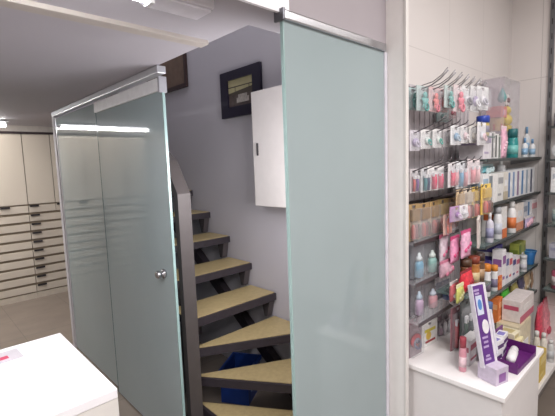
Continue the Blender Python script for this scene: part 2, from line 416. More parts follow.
straight().build('prong', mat((110, 106, 110), .3, .8), hk, True)
MB().box(-.008, -.002, -.008, .008, .001, .02).build('clip', DARK, hk)
for k in range(1, 6): dup(hk, (1.735+.09*k, YW-.032, 1.705))
for k in range(4): dup(hk, (1.96+.09*k, YW-.032, 1.383), 'straight chrome hook carrying packs on the fourth rail')['group'] = 'straight hooks on the fourth rail'
for k in range(6): dup(hk, (1.735+.09*k, YW-.032, 1.53), 'straight chrome hook carrying packs on the third rail')['group'] = 'straight hooks on the third rail'

SHZ = [1.595, 1.345, 1.11, .80, .60]
slab = ['top glass shelf, at the level of the clear case', 'second glass shelf from the top, under the row of pale boxes', 'third glass shelf, under the white and orange bottles',
        'fourth glass shelf, under the upright thin boxes', 'lowest glass shelf, under the green and beige packs']
for z, nme in zip(SHZ, slab):
    t = thing('glass_shelf', nme, 'shelf', (2.31, .78, z))
    MB().box(0, .004, -.010, 1.085, .198, 0).build('shelf_plate', SHELFGLASS, t)
    MB().box(0, 0, -.014, 1.085, .0035, .002).build('front_edge', mat((62, 66, 66), .3), t)
    for x in (.02, 1.05): MB().prism([(0, -.012), (.19, -.012), (.19, -.05), (.0, -.02)], x, x+.008, Matrix(((0, 0, 1, 0), (1, 0, 0, .004), (0, 1, 0, 0), (0, 0, 0, 1)))).build('bracket', mat((150, 150, 152), .35, .6), t)

# ================================================================== PRODUCTS
def M(rgb, rough=.42):
    g = sum(rgb)/3; return mat(tuple(round((.84*c+.16*g)*.95) for c in rgb), rough, vary=.1, scale=45)
def Yp(px): return .915-.0018*(px-412)

def euro_card(w, h, th=.004):
    b = MB()    # backing card with a hanging slot at the top
    s = .028 if w > .05 else w*.4
    b.box(-w/2, 0, -h, w/2, th, -.022); b.box(-w/2, 0, -.022, -s/2, th, 0); b.box(s/2, 0, -.022, w/2, th, 0); b.box(-s/2, 0, -.006, s/2, th, 0)
    return b
def hang(px, py0, py1, wpx, label, card, shape, col, col2=None, rz=None, group=None, Y=None, cat='pack', row=None, stand=None):
    Y = Y or Yp(px)
    if row:      # on the hook that puts it nearest the middle of its prong
        x0, st_, n_, zf = row; d = on_y(px, py0, 1)
        c = [(x0+st_*k)/d.x for k in range(n_)]; c = [v for v in c if .775 < v < .956] or c
        Y = min(c, key=lambda v: abs(v-Yp(px)))
        Y = min(max(Y, .775), .955)
    p = on_y(px, py0, Y); q = on_y(px, py1, Y)
    if row: p.z = zf(Y); q = on_y(px, py1, Y); q.z = min(q.z, p.z-.09)
    if row and zf(.5) < 1.6 and zf(.5) > 1.5 and x0 > 1.9: wpx = wpx*.75
    if stand is not None: q.z = stand; p.z = max(p.z, stand+.05)
    w = (on_y(px+wpx/2, py0, Y)-on_y(px-wpx/2, py0, Y)).x*.95; h = p.z-q.z
    nm = {'soother': 'soother_pack', 'brush': 'brush_pack', 'compact': 'cosmetics_pack', 'toy': 'teether_pack', 'bottle': 'bottle_pack', 'plain': 'card_pack', 'spoon': 'spoon_pack'}[shape]
    t = thing(nm, label, cat, p, random.uniform(-.12, .12) if rz is None else rz, group)
    euro_card(w, h).build('backing_card', M(card), t)
    col2 = col2 or (235, 232, 232); cz = -h*.58; r = min(w*.38, h*.27)
    RX = Matrix.Rotation(PI/2, 4, 'X')
    if shape == 'soother':
        o = MB().lathe([(r*.95, 0), (r, .004), (r*.7, .009), (.3*r, .011)], 16, mtx=Matrix.Translation((0, -.002, cz)) @ RX, sy=.75).build('shield', M(col), t, True)
        MB().torus((0, 0, 0), r*.55, r*.13, Matrix.Translation((0, -.016, cz-r*.3)) @ Matrix.Rotation(PI/2-.3, 4, 'X')).build('ring', M(col2), t, True)
        MB().lathe([(r*.3, 0), (r*.34, .006), (r*.12, .01)], 12, mtx=Matrix.Translation((0, -.012, cz)) @ RX).build('button', M(col2), t, True)
    elif shape == 'toy':
        b = MB().ball((0, -.012, cz+r*.75), r*.5, 1, .5, 1).ball((0, -.012, cz-r*.2), r*.62, 1, .5, 1.05)
        for sx in (-1, 1): b.ball((sx*r*.62, -.012, cz+.1*r), r*.28, 1, .6, 1).ball((sx*r*.42, -.012, cz-r*.9), r*.3, 1, .6, 1)
        b.build('figure', M(col), t, True)
        MB().torus((0, 0, 0), r*.5, r*.14, Matrix.Translation((0, -.02, cz-r*1.05)) @ RX).build('ring', M(col2), t, True)
    elif shape == 'brush':
        for k, cc in ((-1, col), (1, col2)):
            b = MB().tube([(k*w*.2, -.008, -h*.34), (k*w*.2, -.011, -h*.6), (k*w*.2, -.008, -h*.93)], w*.09, 8).build('handle', M(cc), t, True)
            MB().box(k*w*.2-w*.09, -.018, -h*.42, k*w*.2+w*.09, -.006, -h*.28, .002).build('bristles', M((236, 236, 240)), b)
    elif shape == 'compact':
        MB().box(-w*.36, -.014, -h*.46, w*.36, -.001, -h*.14, .003).build('case', M(col), t)
        for k in (-1, 0, 1): MB().lathe([(w*.1, 0), (w*.11, .002), (w*.11, h*.3), (w*.05, h*.38)], 10, (k*w*.25, -.012, -h*.93)).build('stick', M([col2, (150, 70, 70), (110, 76, 60)][k+1]), t, True)
    elif shape == 'bottle':
        r = w*.22
        MB().lathe([(r*.8, 0), (r, .004), (r, h*.34), (r*.7, h*.42)], 14, (0, -r*.75-.001, -h*.96), sy=.7).build('bottle', M(col), t, True)
        MB().lathe([(r*.72, 0), (r*.72, h*.08), (r*.4, h*.13), (r*.26, h*.2)], 14, (0, -r*.75-.001, -h*.54), sy=.7).build('teat_cap', M(col2), t, True)
    elif shape == 'spoon':
        for k in (-1, 1): MB().tube([(k*w*.18, -.006, -h*.5), (k*w*.18, -.009, -h*.94)], w*.06, 8).ball((k*w*.18, -.009, -h*.38), w*.15, 1, .35, 1.5).build('spoon', M(col if k < 0 else col2), t, True)
    if shape == 'plain':
        MB().box(-w*.36, -.002, -h*.42, w*.36, -.0002, -h*.3).build('printed_band', M(col), t)
        MB().lathe([(w*.16, 0), (w*.16, .002)], 14, mtx=Matrix.Translation((-w*.1, 0, -h*.58)) @ RX).build('printed_dot', M(col2), t)
        MB().box(-w*.3, -.002, -h*.86, w*.34, -.0002, -h*.78).build('printed_band', M((180, 50, 60)), t)
    else:
        MB().box(-w*.45, -.022, -h*.97, w*.45, -.0005, -h*.12, .008).build('blister', CLEAR, t)
    return t
TEAL, PINK, CORAL, LILAC = (96, 176, 172), (236, 128, 148), (240, 120, 120), (168, 150, 196)
TW = (228, 226, 228)
ROW1 = (1.80, .078, 7, lambda y: 1.945+max(0, .86-y)*.5)
ROW2 = (1.735, .09, 6, lambda y: 1.716+(.968-y)*.36)
ROW3 = (1.735, .09, 6, lambda y: 1.541+(.968-y)*.36)
ROW4 = (1.96, .09, 4, lambda y: 1.394+(.968-y)*.36)
# row under the curved hooks
for a in [(413, 85, 110, 11, 'teal soother pack at the left end of the top row', (180, 205, 204), 'toy', TEAL, (120, 190, 188)),
          (423, 84, 111, 11, 'second teal teether pack from the left in the top row', (196, 212, 212), 'toy', (104, 186, 182), TEAL),
          (434, 86, 112, 11, 'coral pink teether pack beside the teal ones in the top row', (236, 200, 202), 'toy', CORAL, PINK),
          (442, 90, 112, 10, 'pale pink soother pack in the middle of the top row', (238, 206, 208), 'soother', PINK, CORAL),
          (449, 85, 108, 9, 'tall teal teether pack between pink packs in the top row', (200, 216, 214), 'toy', (92, 172, 166), TEAL),
          (459, 90, 112, 10, 'bright pink figure pack right of the middle in the top row', (232, 214, 216), 'toy', (240, 112, 136), PINK),
          (467, 91, 110, 9, 'white soother pack with grey button in the top row', TW, 'soother', (222, 220, 226), (120, 116, 128)),
          (475, 93, 112, 9, 'white and lilac soother pack near the blue lidded jar', TW, 'soother', LILAC, (234, 232, 238)),
          (483, 94, 110, 9, 'white soother pack at the right end of the top row', TW, 'soother', (228, 226, 232), (190, 186, 200))]:
    hang(*a, row=ROW1)
for a in [(452, 106, 118, 9, 'small pink ring pack hanging low under the top row', (226, 196, 200), 'soother', (228, 92, 110), PINK),
          (443, 109, 122, 10, 'small grey teal pack hanging low under the top row', (170, 196, 196), 'soother', (120, 176, 172), TW)]:
    hang(*a, Y=.955)
# second row
for a in [(415, 128, 151, 9, 'lilac soother pack at the left end of the second row', (222, 216, 226), 'soother', (176, 162, 200), (200, 190, 214)),
          (427, 126, 148, 12, 'tilted white pack with small teal ring in the second row', (240, 238, 238), 'soother', (222, 236, 232), (60, 168, 160)),
          (438, 123, 146, 12, 'white pack with a large teal ring, tallest in the second row', (244, 242, 242), 'soother', (226, 236, 232), (46, 176, 158)),
          (448, 128, 146, 8, 'grey pack in the middle of the second row', (206, 198, 200), 'soother', (186, 178, 184), (150, 140, 150)),
          (456, 125, 145, 9, 'white pack with pale blue soother in the second row', (238, 238, 240), 'soother', (126, 166, 200), (176, 200, 222)),
          (465, 121, 143, 9, 'white pack with pink edge in the second row', (244, 240, 240), 'soother', (232, 200, 208), (236, 226, 228)),
          (473, 122, 141, 9, 'cream white pack right of the pink edged one', (244, 240, 234), 'soother', (230, 222, 206), (240, 236, 230)),
          (482, 126, 145, 9, 'white pack at the right end of the second row', (240, 238, 240), 'soother', (220, 222, 230), (236, 200, 208))]:
    hang(*a, row=ROW2)
# third row
for a in [(414, 166, 193, 8, 'red and purple brush pack at the left end of the third row', (214, 204, 208), 'brush', (216, 70, 66), (120, 70, 160)),
          (425, 164, 192, 10, 'teal brush pack second in the third row', (222, 222, 226), 'brush', (40, 130, 140), (60, 80, 120)),
          (436, 160, 190, 14, 'wide white pack with hot pink brushes in the third row', (246, 242, 242), 'brush', (230, 60, 100), (240, 96, 130)),
          (453, 158, 187, 11, 'white pack with rose brushes right of the wide one', (244, 240, 242), 'brush', (236, 90, 116), (244, 170, 180)),
          (462, 160, 188, 10, 'pale blue brush pack in the third row', (236, 240, 244), 'brush', (110, 170, 210), (226, 160, 170)),
          (474, 158, 184, 10, 'pale pink pack at the right end of the third row', (246, 230, 232), 'brush', (240, 150, 160), (244, 196, 200))]:
    hang(*a, row=ROW3)
# fourth row: cosmetics in a shallow tray
golds = [(414, 204, 240, 'dark gold cosmetics pack at the left end of the fourth row', (150, 116, 66)), (424, 203, 238, 'bronze cosmetics pack second in the fourth row', (158, 120, 70)),
         (434, 201, 235, 'gold cosmetics pack third in the fourth row', (180, 140, 80)), (443, 199, 231, 'light gold cosmetics pack fourth in the fourth row', (204, 170, 96)),
         (452, 198, 227, 'tan cosmetics pack in the middle of the fourth row', (186, 146, 104)), (460, 197, 221, 'beige cosmetics pack right of the middle of the fourth row', (196, 164, 120)),
         (468, 195, 219, 'cream cosmetics pack with grey edge in the fourth row', (206, 190, 170)), (476, 194, 217, 'white and gold cosmetics pack in the fourth row', (214, 176, 70)),
         (486, 198, 214, 'yellow gold cosmetics pack at the right end of the fourth row', (222, 180, 60))]
for px, a, b, nme, col in golds: hang(px, a, b, 10, nme, tuple(min(255, c+34) for c in col), 'compact', col, (208, 96, 84), **(dict(stand=1.2155, Y=.925) if px < 455 else dict(row=ROW4)))
t = thing('display_tray', 'clear plastic tray with dark front edge holding the gold cosmetics', 'tray', (1.69, .885, 1.215))
MB().box(0, .0, -.006, .5, .078, 0).build('tray_plate', CLEAR, t)
MB().box(0, -.005, -.012, .5, -.001, .004).build('front_edge', mat((60, 50, 52), .4), t)
MB().box(0, -.004, .005, .5, -.001, .10).build('front_panel', CLEARER, t)
hang(457, 206, 221, 11, 'purple sachet pack in front of the gold cosmetics', (196, 150, 200), 'soother', (150, 90, 170), (220, 190, 224), Y=.80)
hang(464, 205, 218, 7, 'small white sachet pack right of the purple sachet', (246, 244, 246), 'soother', (240, 238, 242), (220, 216, 224), Y=.79)
hang(448, 214, 234, 9, 'red orange sachet pack below the tan cosmetics', (236, 190, 176), 'spoon', (230, 90, 60), (240, 140, 110), Y=.84)
# fifth and sixth rows
for a in [(415, 239, 273, 13, 'dark pack with pale blue bottle at the left of the fifth row', (74, 78, 92), 'bottle', (120, 170, 200), (210, 220, 226)),
          (428, 238, 272, 13, 'dark pack with pale green bottle second in the fifth row', (84, 90, 96), 'bottle', (140, 186, 180), (214, 226, 222)),
          (415, 278, 312, 13, 'dark pack with a lilac bottle at the left of the sixth row', (82, 74, 86), 'bottle', (186, 160, 190), (180, 200, 220)),
          (428.5, 278, 312, 13, 'dark pack with a rose bottle second in the sixth row', (88, 76, 84), 'bottle', (206, 150, 160), (196, 206, 222)),
          (443, 281, 310, 12, 'pack with a blue bottle third in the sixth row', (150, 150, 166), 'bottle', (100, 130, 196), (226, 228, 236))]:
    hang(*a, stand=1.0255 if a[1] < 260 else .8355, Y=.93)
for z, y, x1, nme in ((1.025, .875, .42, 'clear plastic tray under the bottle packs of the fifth row'), (.835, .86, .40, 'clear plastic tray under the bottle packs of the sixth row')):
    t = thing('display_tray', nme, 'tray', (1.69, y, z))
    MB().box(0, 0, -.006, x1, .09, 0).build('tray_plate', CLEAR, t)
    MB().box(0, -.005, -.014, x1, -.001, .004).build('front_edge', mat((86, 78, 82), .4), t)
    MB().box(0, -.004, .005, x1, -.001, .065).build('front_panel', CLEARER, t)

def bag(px, py0, py1, wpx, label, col, Y=None, d=.05, col2=None, rz=0, cat='bag', z0=None, zmax=9.):
    Y = Y or Yp(px); p = on_y(px, py0, Y); q = on_y(px, py1, Y)
    w = (on_y(px+wpx/2, py0, Y)-on_y(px-wpx/2, py0, Y)).x*.8; p.z = min(p.z, zmax); h = p.z-(q.z if z0 is None else z0)
    t = thing('product_bag', label, cat, (p.x, Y, p.z-h), rz)
    b = MB(); n = 9; rings = []
    for i in range(n+1):     # pillow pouch, crimped flat at top and bottom
        u = i/n; th = d*.5*max(.06, math.sin(PI*u))**.6; ww = w*.5*(1-.06*math.sin(PI*u)); r = []
        for k in range(12):
            a = 2*PI*k/12; r.append(b.bm.verts.new((ww*math.copysign(abs(math.cos(a))**.6, math.cos(a)), th*math.sin(a)*(1+.25*random.uniform(-1, 1)), u*h)))
        rings.append(r)
    for r1, r2 in zip(rings, rings[1:]):
        for k in range(12): b.bm.faces.new((r1[k], r1[(k+1) % 12], r2[(k+1) % 12], r2[k]))
    b.bm.faces.new(rings[0][::-1]); b.bm.faces.new(rings[-1])
    b.build('pouch', mat(col, .3, vary=.25, scale=50), t, True)
    MB().box(-w*.5, -.003, h*.94, w*.5, .003, h+.012).build('header_strip', M(col2 or (236, 230, 232)), t)
    b2 = MB()
    for k in (-1, 0, 1): b2.ball((k*w*.24, -d*.42, h*(.42+.1*k)), w*.11, 1, .5, 1)
    b2.build('printed_dots', M(col2 or (236, 180, 200)), t, True)
    return t
bag(444, 236, 262, 10.5, 'clear and pink product bag left of the hot pink ones', (206, 190, 200), d=.03, Y=.87, col2=(228, 110, 150))
bag(455, 238, 262, 10.5, 'hot pink product bag in the middle of the fifth row', (222, 150, 184), d=.03, Y=.83, col2=(232, 70, 130))
bag(466, 232, 257, 11, 'pale pink product bag at the right of the fifth row', (220, 170, 196), d=.03, Y=.79, col2=(232, 80, 140))
bag(446, 262, 276, 14, 'dusty rose product bag hanging under the clear and pink bag', (186, 150, 164), Y=.85, col2=(214, 120, 150))
bag(466, 272, 292, 13, 'bright red product bag beside the sixth row', (206, 52, 66), Y=.77, col2=(160, 40, 50))
bag(454, 283, 300, 9, 'small red and white bag by the sixth row', (214, 120, 126), Y=.82, d=.03, col2=(240, 236, 236))
bag(460, 286, 302, 8, 'small yellow green bag beside the small red bag', (196, 196, 110), Y=.745, d=.025, col2=(240, 236, 180))

def on_shelf(x0px, x1px, top_px, shelf_z, Y, d):
    xm = (x0px+x1px)/2; a = on_y(x0px, top_px, Y); b = on_y(x1px, top_px, Y)
    return a.x, b.x-a.x, max(.02, on_y(xm, top_px, Y).z-shelf_z)
def carton(x0px, x1px, top, z, label, col, band, Y=.80, d=.12, style=0, gap=.003, col2=(236, 234, 236), name='carton', rz=0., lie=0):
    x, w, h = on_shelf(x0px, x1px, top, z, Y, d); w = max(.012, w-gap)
    t = thing(name, label, 'box', (x+w/2, Y+d/2, z+.001), rz)
    MB().box(-w/2, -d/2, 0, w/2, d/2, h, .0015).build('box_body', M(col), t)
    e = -d/2-.0012
    if style == 0:
        MB().box(-w*.42, e, h*.62, w*.42, -d/2+.001, h*.84).build('printed_band', M(band), t)
        MB().box(-w*.42, e, h*.2, w*.1, -d/2+.001, h*.28).build('printed_line', M(band), t)
    elif style == 1:
        MB().box(-w*.5, e, 0, w*.5, -d/2+.001, h*.3).build('printed_band', M(band), t)
        MB().box(-w*.3, e, h*.5, w*.3, -d/2+.001, h*.72).build('printed_line', M(col2), t)
    elif style == 2:
        MB().box(-w*.46, e, h*.06, -w*.1, -d/2+.001, h*.94).build('printed_band', M(band), t)
        MB().box(w*.05, e, h*.4, w*.36, -d/2+.001, h*.6).build('printed_line', M(col2), t)
    elif style == 3:
        MB().box(-w/2-.001, -d/2-.001, h*.86, w/2+.001, d/2+.001, h+.001).build('lid', M(band), t)
        MB().lathe([(min(w, h)*.26, 0), (min(w, h)*.26, .0015)], 14, mtx=Matrix.Translation((0, -d/2, h*.45)) @ Matrix.Rotation(PI/2, 4, 'X')).build('printed_disc', M(col2), t)
    # the end panel towards the hooks carries a band too
    MB().box(-w/2-.0012, -d*.4, h*.55, -w/2+.001, d*.4, h*.75).build('end_band', M(band), t)
    return t
def bottle(cx, wpx, top, z, label, col, cap, lab=None, Y=.84, neck=.32, capf=.16, name='bottle', cat='bottle', pump=False, flat=1.):
    a = on_y(cx-wpx/2, top, Y); b = on_y(cx+wpx/2, top, Y); p = on_y(cx, top, Y); h = p.z-z; r = wpx/2*(p-EYE).dot(fw)/F*.92
    t = thing(name, label, cat, (p.x, Y, z+.001))
    hb = h*(1-capf)
    MB().lathe([(r*.9, 0), (r, .004), (r, hb*.78), (r*.86, hb*.88), (r*neck*1.3, hb*.97), (r*neck, hb)], 18, sy=flat).build('body', M(col, .3), t, True)
    if pump:
        MB().lathe([(r*neck*1.2, hb), (r*neck*1.2, hb+h*capf*.4), (r*.16, hb+h*capf*.45), (r*.16, h*.97)], 12).build('cap', M(cap), t, True)
        MB().box(-r*.2, -r*.9, h*.95, r*.2, r*.25, h, .003).build('pump_head', M(cap), t)
    else:
        MB().lathe([(r*max(neck*1.25, .4), hb), (r*max(neck*1.25, .4), h*.985), (r*max(neck, .3), h)], 16).build('cap', M(cap), t, True)
    if lab: MB().lathe([(r*1.012, hb*.2), (r*1.012, hb*.62)], 18, sy=flat).build('paper_label', M(lab), t, True)
    return t
def jar(cx, wpx, top, z, label, col, lid, lab=None, Y=.84): return bottle(cx, wpx, top, z, label, col, lid, lab, Y, neck=.8, capf=.24, name='jar', cat='jar')

S1, S2, S3, S4, S5 = SHZ
# --- top glass shelf
carton(484, 492, 133, S1, 'white box with lilac print at the left end of the top shelf', (226, 222, 228), (176, 160, 196), Y=.79, d=.13)
carton(492, 495.5, 132, S1, 'slim grey box second on the top shelf', (200, 198, 198), (110, 112, 116), Y=.79, style=2)
carton(495.5, 499, 134, S1, 'slim white and black box third on the top shelf', (230, 230, 228), (60, 64, 64), Y=.79, style=2)
carton(499, 501.5, 136, S1, 'slim grey green box right of the white and black one', (178, 184, 178), (90, 100, 96), Y=.79, style=2)
bag(504, 128, 157, 6, 'tall pink sachet standing on the top shelf', (226, 176, 196), Y=.80, d=.03, col2=(240, 210, 222), z0=S1)
bottle(513, 11, 129, S1, 'teal bottle with dark teal cap on the top shelf', (36, 150, 150), (28, 110, 116), (110, 196, 192), Y=.81, neck=.7, capf=.3)
bottle(527, 6, 127, S1, 'tall white bottle with blue cap behind two small ones', (226, 230, 236), (110, 160, 206), (150, 190, 224), Y=.88, capf=.22)
bottle(525, 6, 138, S1, 'small white bottle with blue cap, left of the front pair', (228, 232, 238), (96, 150, 204), (140, 184, 222), Y=.80, capf=.25)
bottle(532.5, 6, 139, S1, 'small white bottle with blue cap, right of the front pair', (230, 233, 238), (104, 156, 208), (146, 188, 224), Y=.80, capf=.25)
t = thing('lidded_jar', 'yellow jar with bright blue lid in front of the clear case', 'jar', (2.285, .80, 1.717))
# ...carried by a small clear ledge
zr = .032
MB().lathe([(zr*.9, 0), (zr, .004), (zr, .066), (zr*.9, .072)], 18).build('body', M((196, 170, 90), .3), t, True)
MB().lathe([(zr*1.03, .072), (zr*1.03, .104), (zr*.95, .108)], 18).build('lid', M((40, 70, 190), .35), t, True)
MB().lathe([(zr*1.012, .02), (zr*1.012, .055)], 18).build('paper_label', M((90, 80, 120)), t, True)
tag(MB().box(2.23, .755, 1.708, 2.34, .982, 1.716, .001).build('jar_ledge', SHELFGLASS), 'small clear ledge under the blue lidded jar', 'shelf')
# clear display case with goods
cx0, cx1 = 2.76, 3.04
cb0 = (2.76, .846, S1+.001); cw, cd, ch = .32, .134, .50
t = thing('display_case', 'tall clear acrylic case of colourful goods on the top shelf', 'display case', cb0)
for nm_, bx in (('side_panel', (0, 0, 0, .004, cd, ch)), ('side_panel', (cw-.004, 0, 0, cw, cd, ch)), ('back_panel', (.004, cd-.004, 0, cw-.004, cd, ch)),
                ('front_panel', (.004, 0, 0, cw-.004, .004, ch)), ('top_panel', (0, 0, ch, cw, cd, ch+.004)), ('shelf_plate', (.005, .005, .17, cw-.005, cd-.005, .174))):
    MB().box(*bx).build(nm_, CASE if nm_ != 'front_panel' else CLEARER, t)
zc = S1+.176
def cup(x, y, z, r, h, label, col, stripe):
    t = thing('cup', label, 'cup', (x, y, z))
    MB().lathe([(r*.75, 0), (r*.8, .003), (r, h*.96), (r*1.04, h)], 18).build('body', M(col), t, True)
    b = MB()
    for k in range(6): b.box(r*.9*math.cos(k*PI/3)-.004, r*.9*math.sin(k*PI/3)-.004, h*.1, r*.9*math.cos(k*PI/3)+.004, r*.9*math.sin(k*PI/3)+.004, h*.55)
    b.build('stripes', M(stripe), t)
cup(2.845, .913, zc+.0, .048, .085, 'yellow and orange striped cup in the clear case', (236, 196, 110), (224, 92, 60))
carton_in = thing('gift_box', 'coral box on top of the striped cup in the clear case', 'box', (2.845, .913, zc+.0865))
MB().box(-.055, -.045, 0, .055, .045, .07, .004).build('box_body', M((238, 112, 92)), carton_in)
MB().box(-.03, -.0465, .015, .03, -.0452, .05).build('window', M((244, 170, 190)), carton_in)
t = thing('bath_toy', 'yellow bath toy with orange beak in the clear case', 'toy', (2.985, .895, zc+.04))
MB().box(-.03, -.025, -.0395, .03, .025, .004, .004).ball((0, 0, .04), .042, 1, .8, .95).ball((-.012, 0, .1), .03).build('body', M((238, 206, 70)), t, True)
MB().ball((-.042, -.004, .096), .012, 1.3, .8, .5).build('beak', M((236, 140, 50)), t, True)
t = thing('bath_flower', 'white and dark red flower on top of the yellow toy', 'toy', (2.985, .895, zc+.171))
fb = MB()
for k in range(6): fb.ball((.028*math.cos(k*PI/3), 0, .038+.028*math.sin(k*PI/3)), .016, 1, .5, 1)
fb.build('petals', M((236, 226, 226)), t, True)
MB().ball((0, -.006, .038), .017, 1, .8, 1).build('centre', M((120, 30, 44)), t, True)
MB().box(-.02, -.006, 0, .02, .006, .014).build('stem', M((150, 40, 54)), t)
t = thing('drop_ornament', 'teal drop shaped ornament hanging high in the clear case', 'ornament', (2.90, .90, 1.985))
MB().lathe([(.003, .07), (.012, .05), (.026, .015), (.028, 0), (.02, -.018), (.004, -.026)], 14).build('drop', M((70, 170, 172)), t, True)
MB().tube([(0, 0, .068), (0, 0, .1)], .0015, 5).build('cord', M((200, 200, 205)), t)
# --- second shelf
carton(483, 489, 174, S2, 'wide white box with blue print at the left of the second shelf', (234, 234, 236), (150, 180, 206), Y=.785, d=.16)
carton(489, 498, 174, S2, 'large white box with a dark figure print on the second shelf', (236, 234, 232), (120, 130, 140), Y=.785, d=.16, style=2)
carton(498, 504, 173, S2, 'white box with grey band right of the large white box', (228, 226, 224), (160, 160, 164), Y=.79, style=0)
carton(504, 508.5, 172, S2, 'cream box with beige band on the second shelf', (222, 216, 206), (190, 176, 150), Y=.79, style=1)
for k, (bc, nme) in enumerate([((80, 120, 176), 'slim box with dark blue stripe, first of the blue striped boxes'), ((120, 150, 196), 'slim box with mid blue stripe, second of the blue striped boxes'),
                    ((140, 110, 150), 'slim box with mauve stripe, third of the striped boxes'), ((70, 130, 190), 'slim box with bright blue stripe, fourth of the striped boxes'),
                    ((150, 170, 190), 'slim box with pale blue stripe, fifth of the striped boxes'), ((90, 96, 120), 'slim box with slate stripe, last of the striped boxes')]):
    carton(508.5+k*4.4, 512.9+k*4.4, 171-.7*k, S2, nme, (224, 224, 228), bc, Y=.79, style=2)
bag(487, 166, 173, 14, 'flat teal tissue pack lying on the white boxes', (120, 190, 200), Y=.84, d=.04, col2=(200, 226, 230), z0=on_y(487, 174, .785).z+.003)
bottle(501, 9, 161, on_y(501, 173, .79).z+.002, 'white funnel shaped bottle on the boxes of the second shelf', (236, 236, 238), (244, 244, 246), None, Y=.86, capf=.35)
# --- third shelf
bottle(490, 8, 213, S3, 'pale lilac bottle at the left end of the third shelf', (214, 210, 226), (236, 234, 238), (160, 160, 200), Y=.81, capf=.2)
bottle(498, 9, 207, S3, 'tall white bottle with grey cap on the third shelf', (232, 232, 236), (180, 182, 188), (196, 200, 216), Y=.81, neck=.6, capf=.2)
carton(503, 507.5, 207, S3, 'white box with orange base beside the tall white bottle', (230, 226, 224), (230, 112, 50), Y=.79, style=1)
bottle(512, 9, 201, S3, 'white bottle with orange label on the third shelf', (238, 236, 236), (246, 244, 244), (236, 120, 56), Y=.81, neck=.5, capf=.2)
carton(517, 524, 203, S3, 'white box with orange and peach bands on the third shelf', (238, 226, 218), (238, 150, 110), Y=.802, style=1)
carton(524, 528, 202, S3, 'grey box right of the peach banded box', (206, 206, 214), (140, 150, 170), Y=.802, style=0)
carton(528, 532, 200, S3, 'white box with blue stripe on the third shelf', (226, 228, 234), (60, 120, 180), Y=.802, style=2)
carton(532, 537.5, 199, S3, 'white box with pink print at the right end of the third shelf', (234, 224, 226), (226, 150, 160), Y=.802, style=0)
bag(529, 217, 226, 10, 'lilac flat pack lying at the front of the third shelf', (190, 176, 210), Y=.79, d=.014, z0=S3+.001)
# --- leaning card left of the third shelf
t = thing('leaflet_card', 'white booklet leaning between pink bags and white bottles', 'booklet', on_y(480, 246, .765), .25, tilt=(0, -.22))
MB().box(-.035, 0, 0, .035, .012, .16, .001).build('cover', M((228, 220, 212)), t)
MB().box(-.035, -.0012, .145, .035, 0, .156).build('printed_band', M((170, 150, 150)), t)
# --- fourth shelf
carton(487.5, 492, 262, S4, 'white box with purple lid behind the orange capped bottles', (230, 226, 232), (80, 66, 150), Y=.845, d=.05, style=3, col2=(226, 120, 80))
carton(494, 502.5, 246, S4, 'tall white box with purple lid and orange disc on the fourth shelf', (232, 228, 230), (72, 62, 150), Y=.86, d=.1, style=3, col2=(230, 130, 90))
bottle(487, 8, 264, S4, 'white tube with orange cap, left of the pair', (236, 234, 236), (244, 140, 40), (120, 110, 130), Y=.805, neck=.8, capf=.22)
bottle(494.5, 7, 265, S4, 'white tube with orange cap, right of the pair', (236, 234, 236), (246, 146, 40), (130, 120, 150), Y=.805, neck=.8, capf=.22)
carton(499.5, 502.5, 276, S4, 'short orange box beside the orange capped tubes', (236, 110, 40), (250, 160, 80), Y=.785, d=.012, style=0)
for k, (a, b, tp, c1, c2, nme) in enumerate([(503, 506.5, 250, (238, 234, 238), (150, 90, 160), 'tallest slim box with violet band on the fourth shelf'), (506.5, 509.5, 254, (226, 222, 230), (90, 100, 160), 'slim box with blue violet band on the fourth shelf'),
        (509.5, 513, 254, (240, 236, 238), (214, 90, 100), 'slim box with red band on the fourth shelf'), (513, 516.5, 256, (230, 226, 234), (70, 70, 140), 'slim box with navy band on the fourth shelf'),
        (516.5, 520, 256, (236, 226, 228), (210, 100, 130), 'slim box with rose band on the fourth shelf')]):
    carton(a, b, tp, S4, nme, c1, c2, Y=.79, d=.06, style=0)
jar(523.5, 7, 255, S4, 'white jar with grey lid on the fourth shelf', (226, 226, 228), (206, 208, 212), (200, 196, 206), Y=.80)
carton(519, 524.5, 243, S4, 'tall olive green box at the back of the fourth shelf', (166, 176, 70), (120, 140, 50), Y=.84, d=.06, style=2)
carton(523.5, 526, 241, S4, 'yellow green box at the back right of the fourth shelf', (190, 190, 80), (140, 150, 50), Y=.85, d=.05, style=0)
t = thing('measuring_cup', 'bright blue plastic cup at the right end of the fourth shelf', 'cup', (3.35, .827, S4+.001))
MB().lathe([(.030, 0), (.032, .004), (.036, .06), (.046, .10), (.044, .102), (.034, .062)], 18).build('body', M((40, 120, 200), .3), t, True)
MB().torus((0, 0, 0), .046, .004, Matrix.Translation((0, 0, .101))).build('rim', M((70, 150, 220), .3), t, True)
# --- lowest glass shelf
bag(505, 284, 300, 8, 'bright green pack standing at the left of the lowest glass shelf', (90, 190, 70), Y=.82, d=.05, col2=(190, 230, 160), z0=S5, zmax=S4-.055)
carton(499, 503, 298, S5, 'small orange box left of the green pack', (240, 120, 50), (250, 170, 110), Y=.775, d=.08, style=0)
jar(489, 7.5, 302, BZ, 'blue and green tin left of the lowest shelf, on the plinth', (60, 130, 100), (80, 110, 170), (70, 110, 170), Y=.74)
bag(514, 276, 292, 6, 'khaki pack second on the lowest glass shelf', (150, 140, 80), Y=.82, d=.05, z0=S5, zmax=S4-.055)
bag(521, 268, 288, 6, 'dark slate pack in the middle of the lowest glass shelf', (80, 76, 100), Y=.83, d=.04, z0=S5, col2=(180, 170, 180), zmax=S4-.055)
bag(527, 264, 284, 6, 'beige pack right of the slate pack on the lowest shelf', (188, 164, 130), Y=.83, d=.04, z0=S5, col2=(220, 206, 180), zmax=S4-.055)
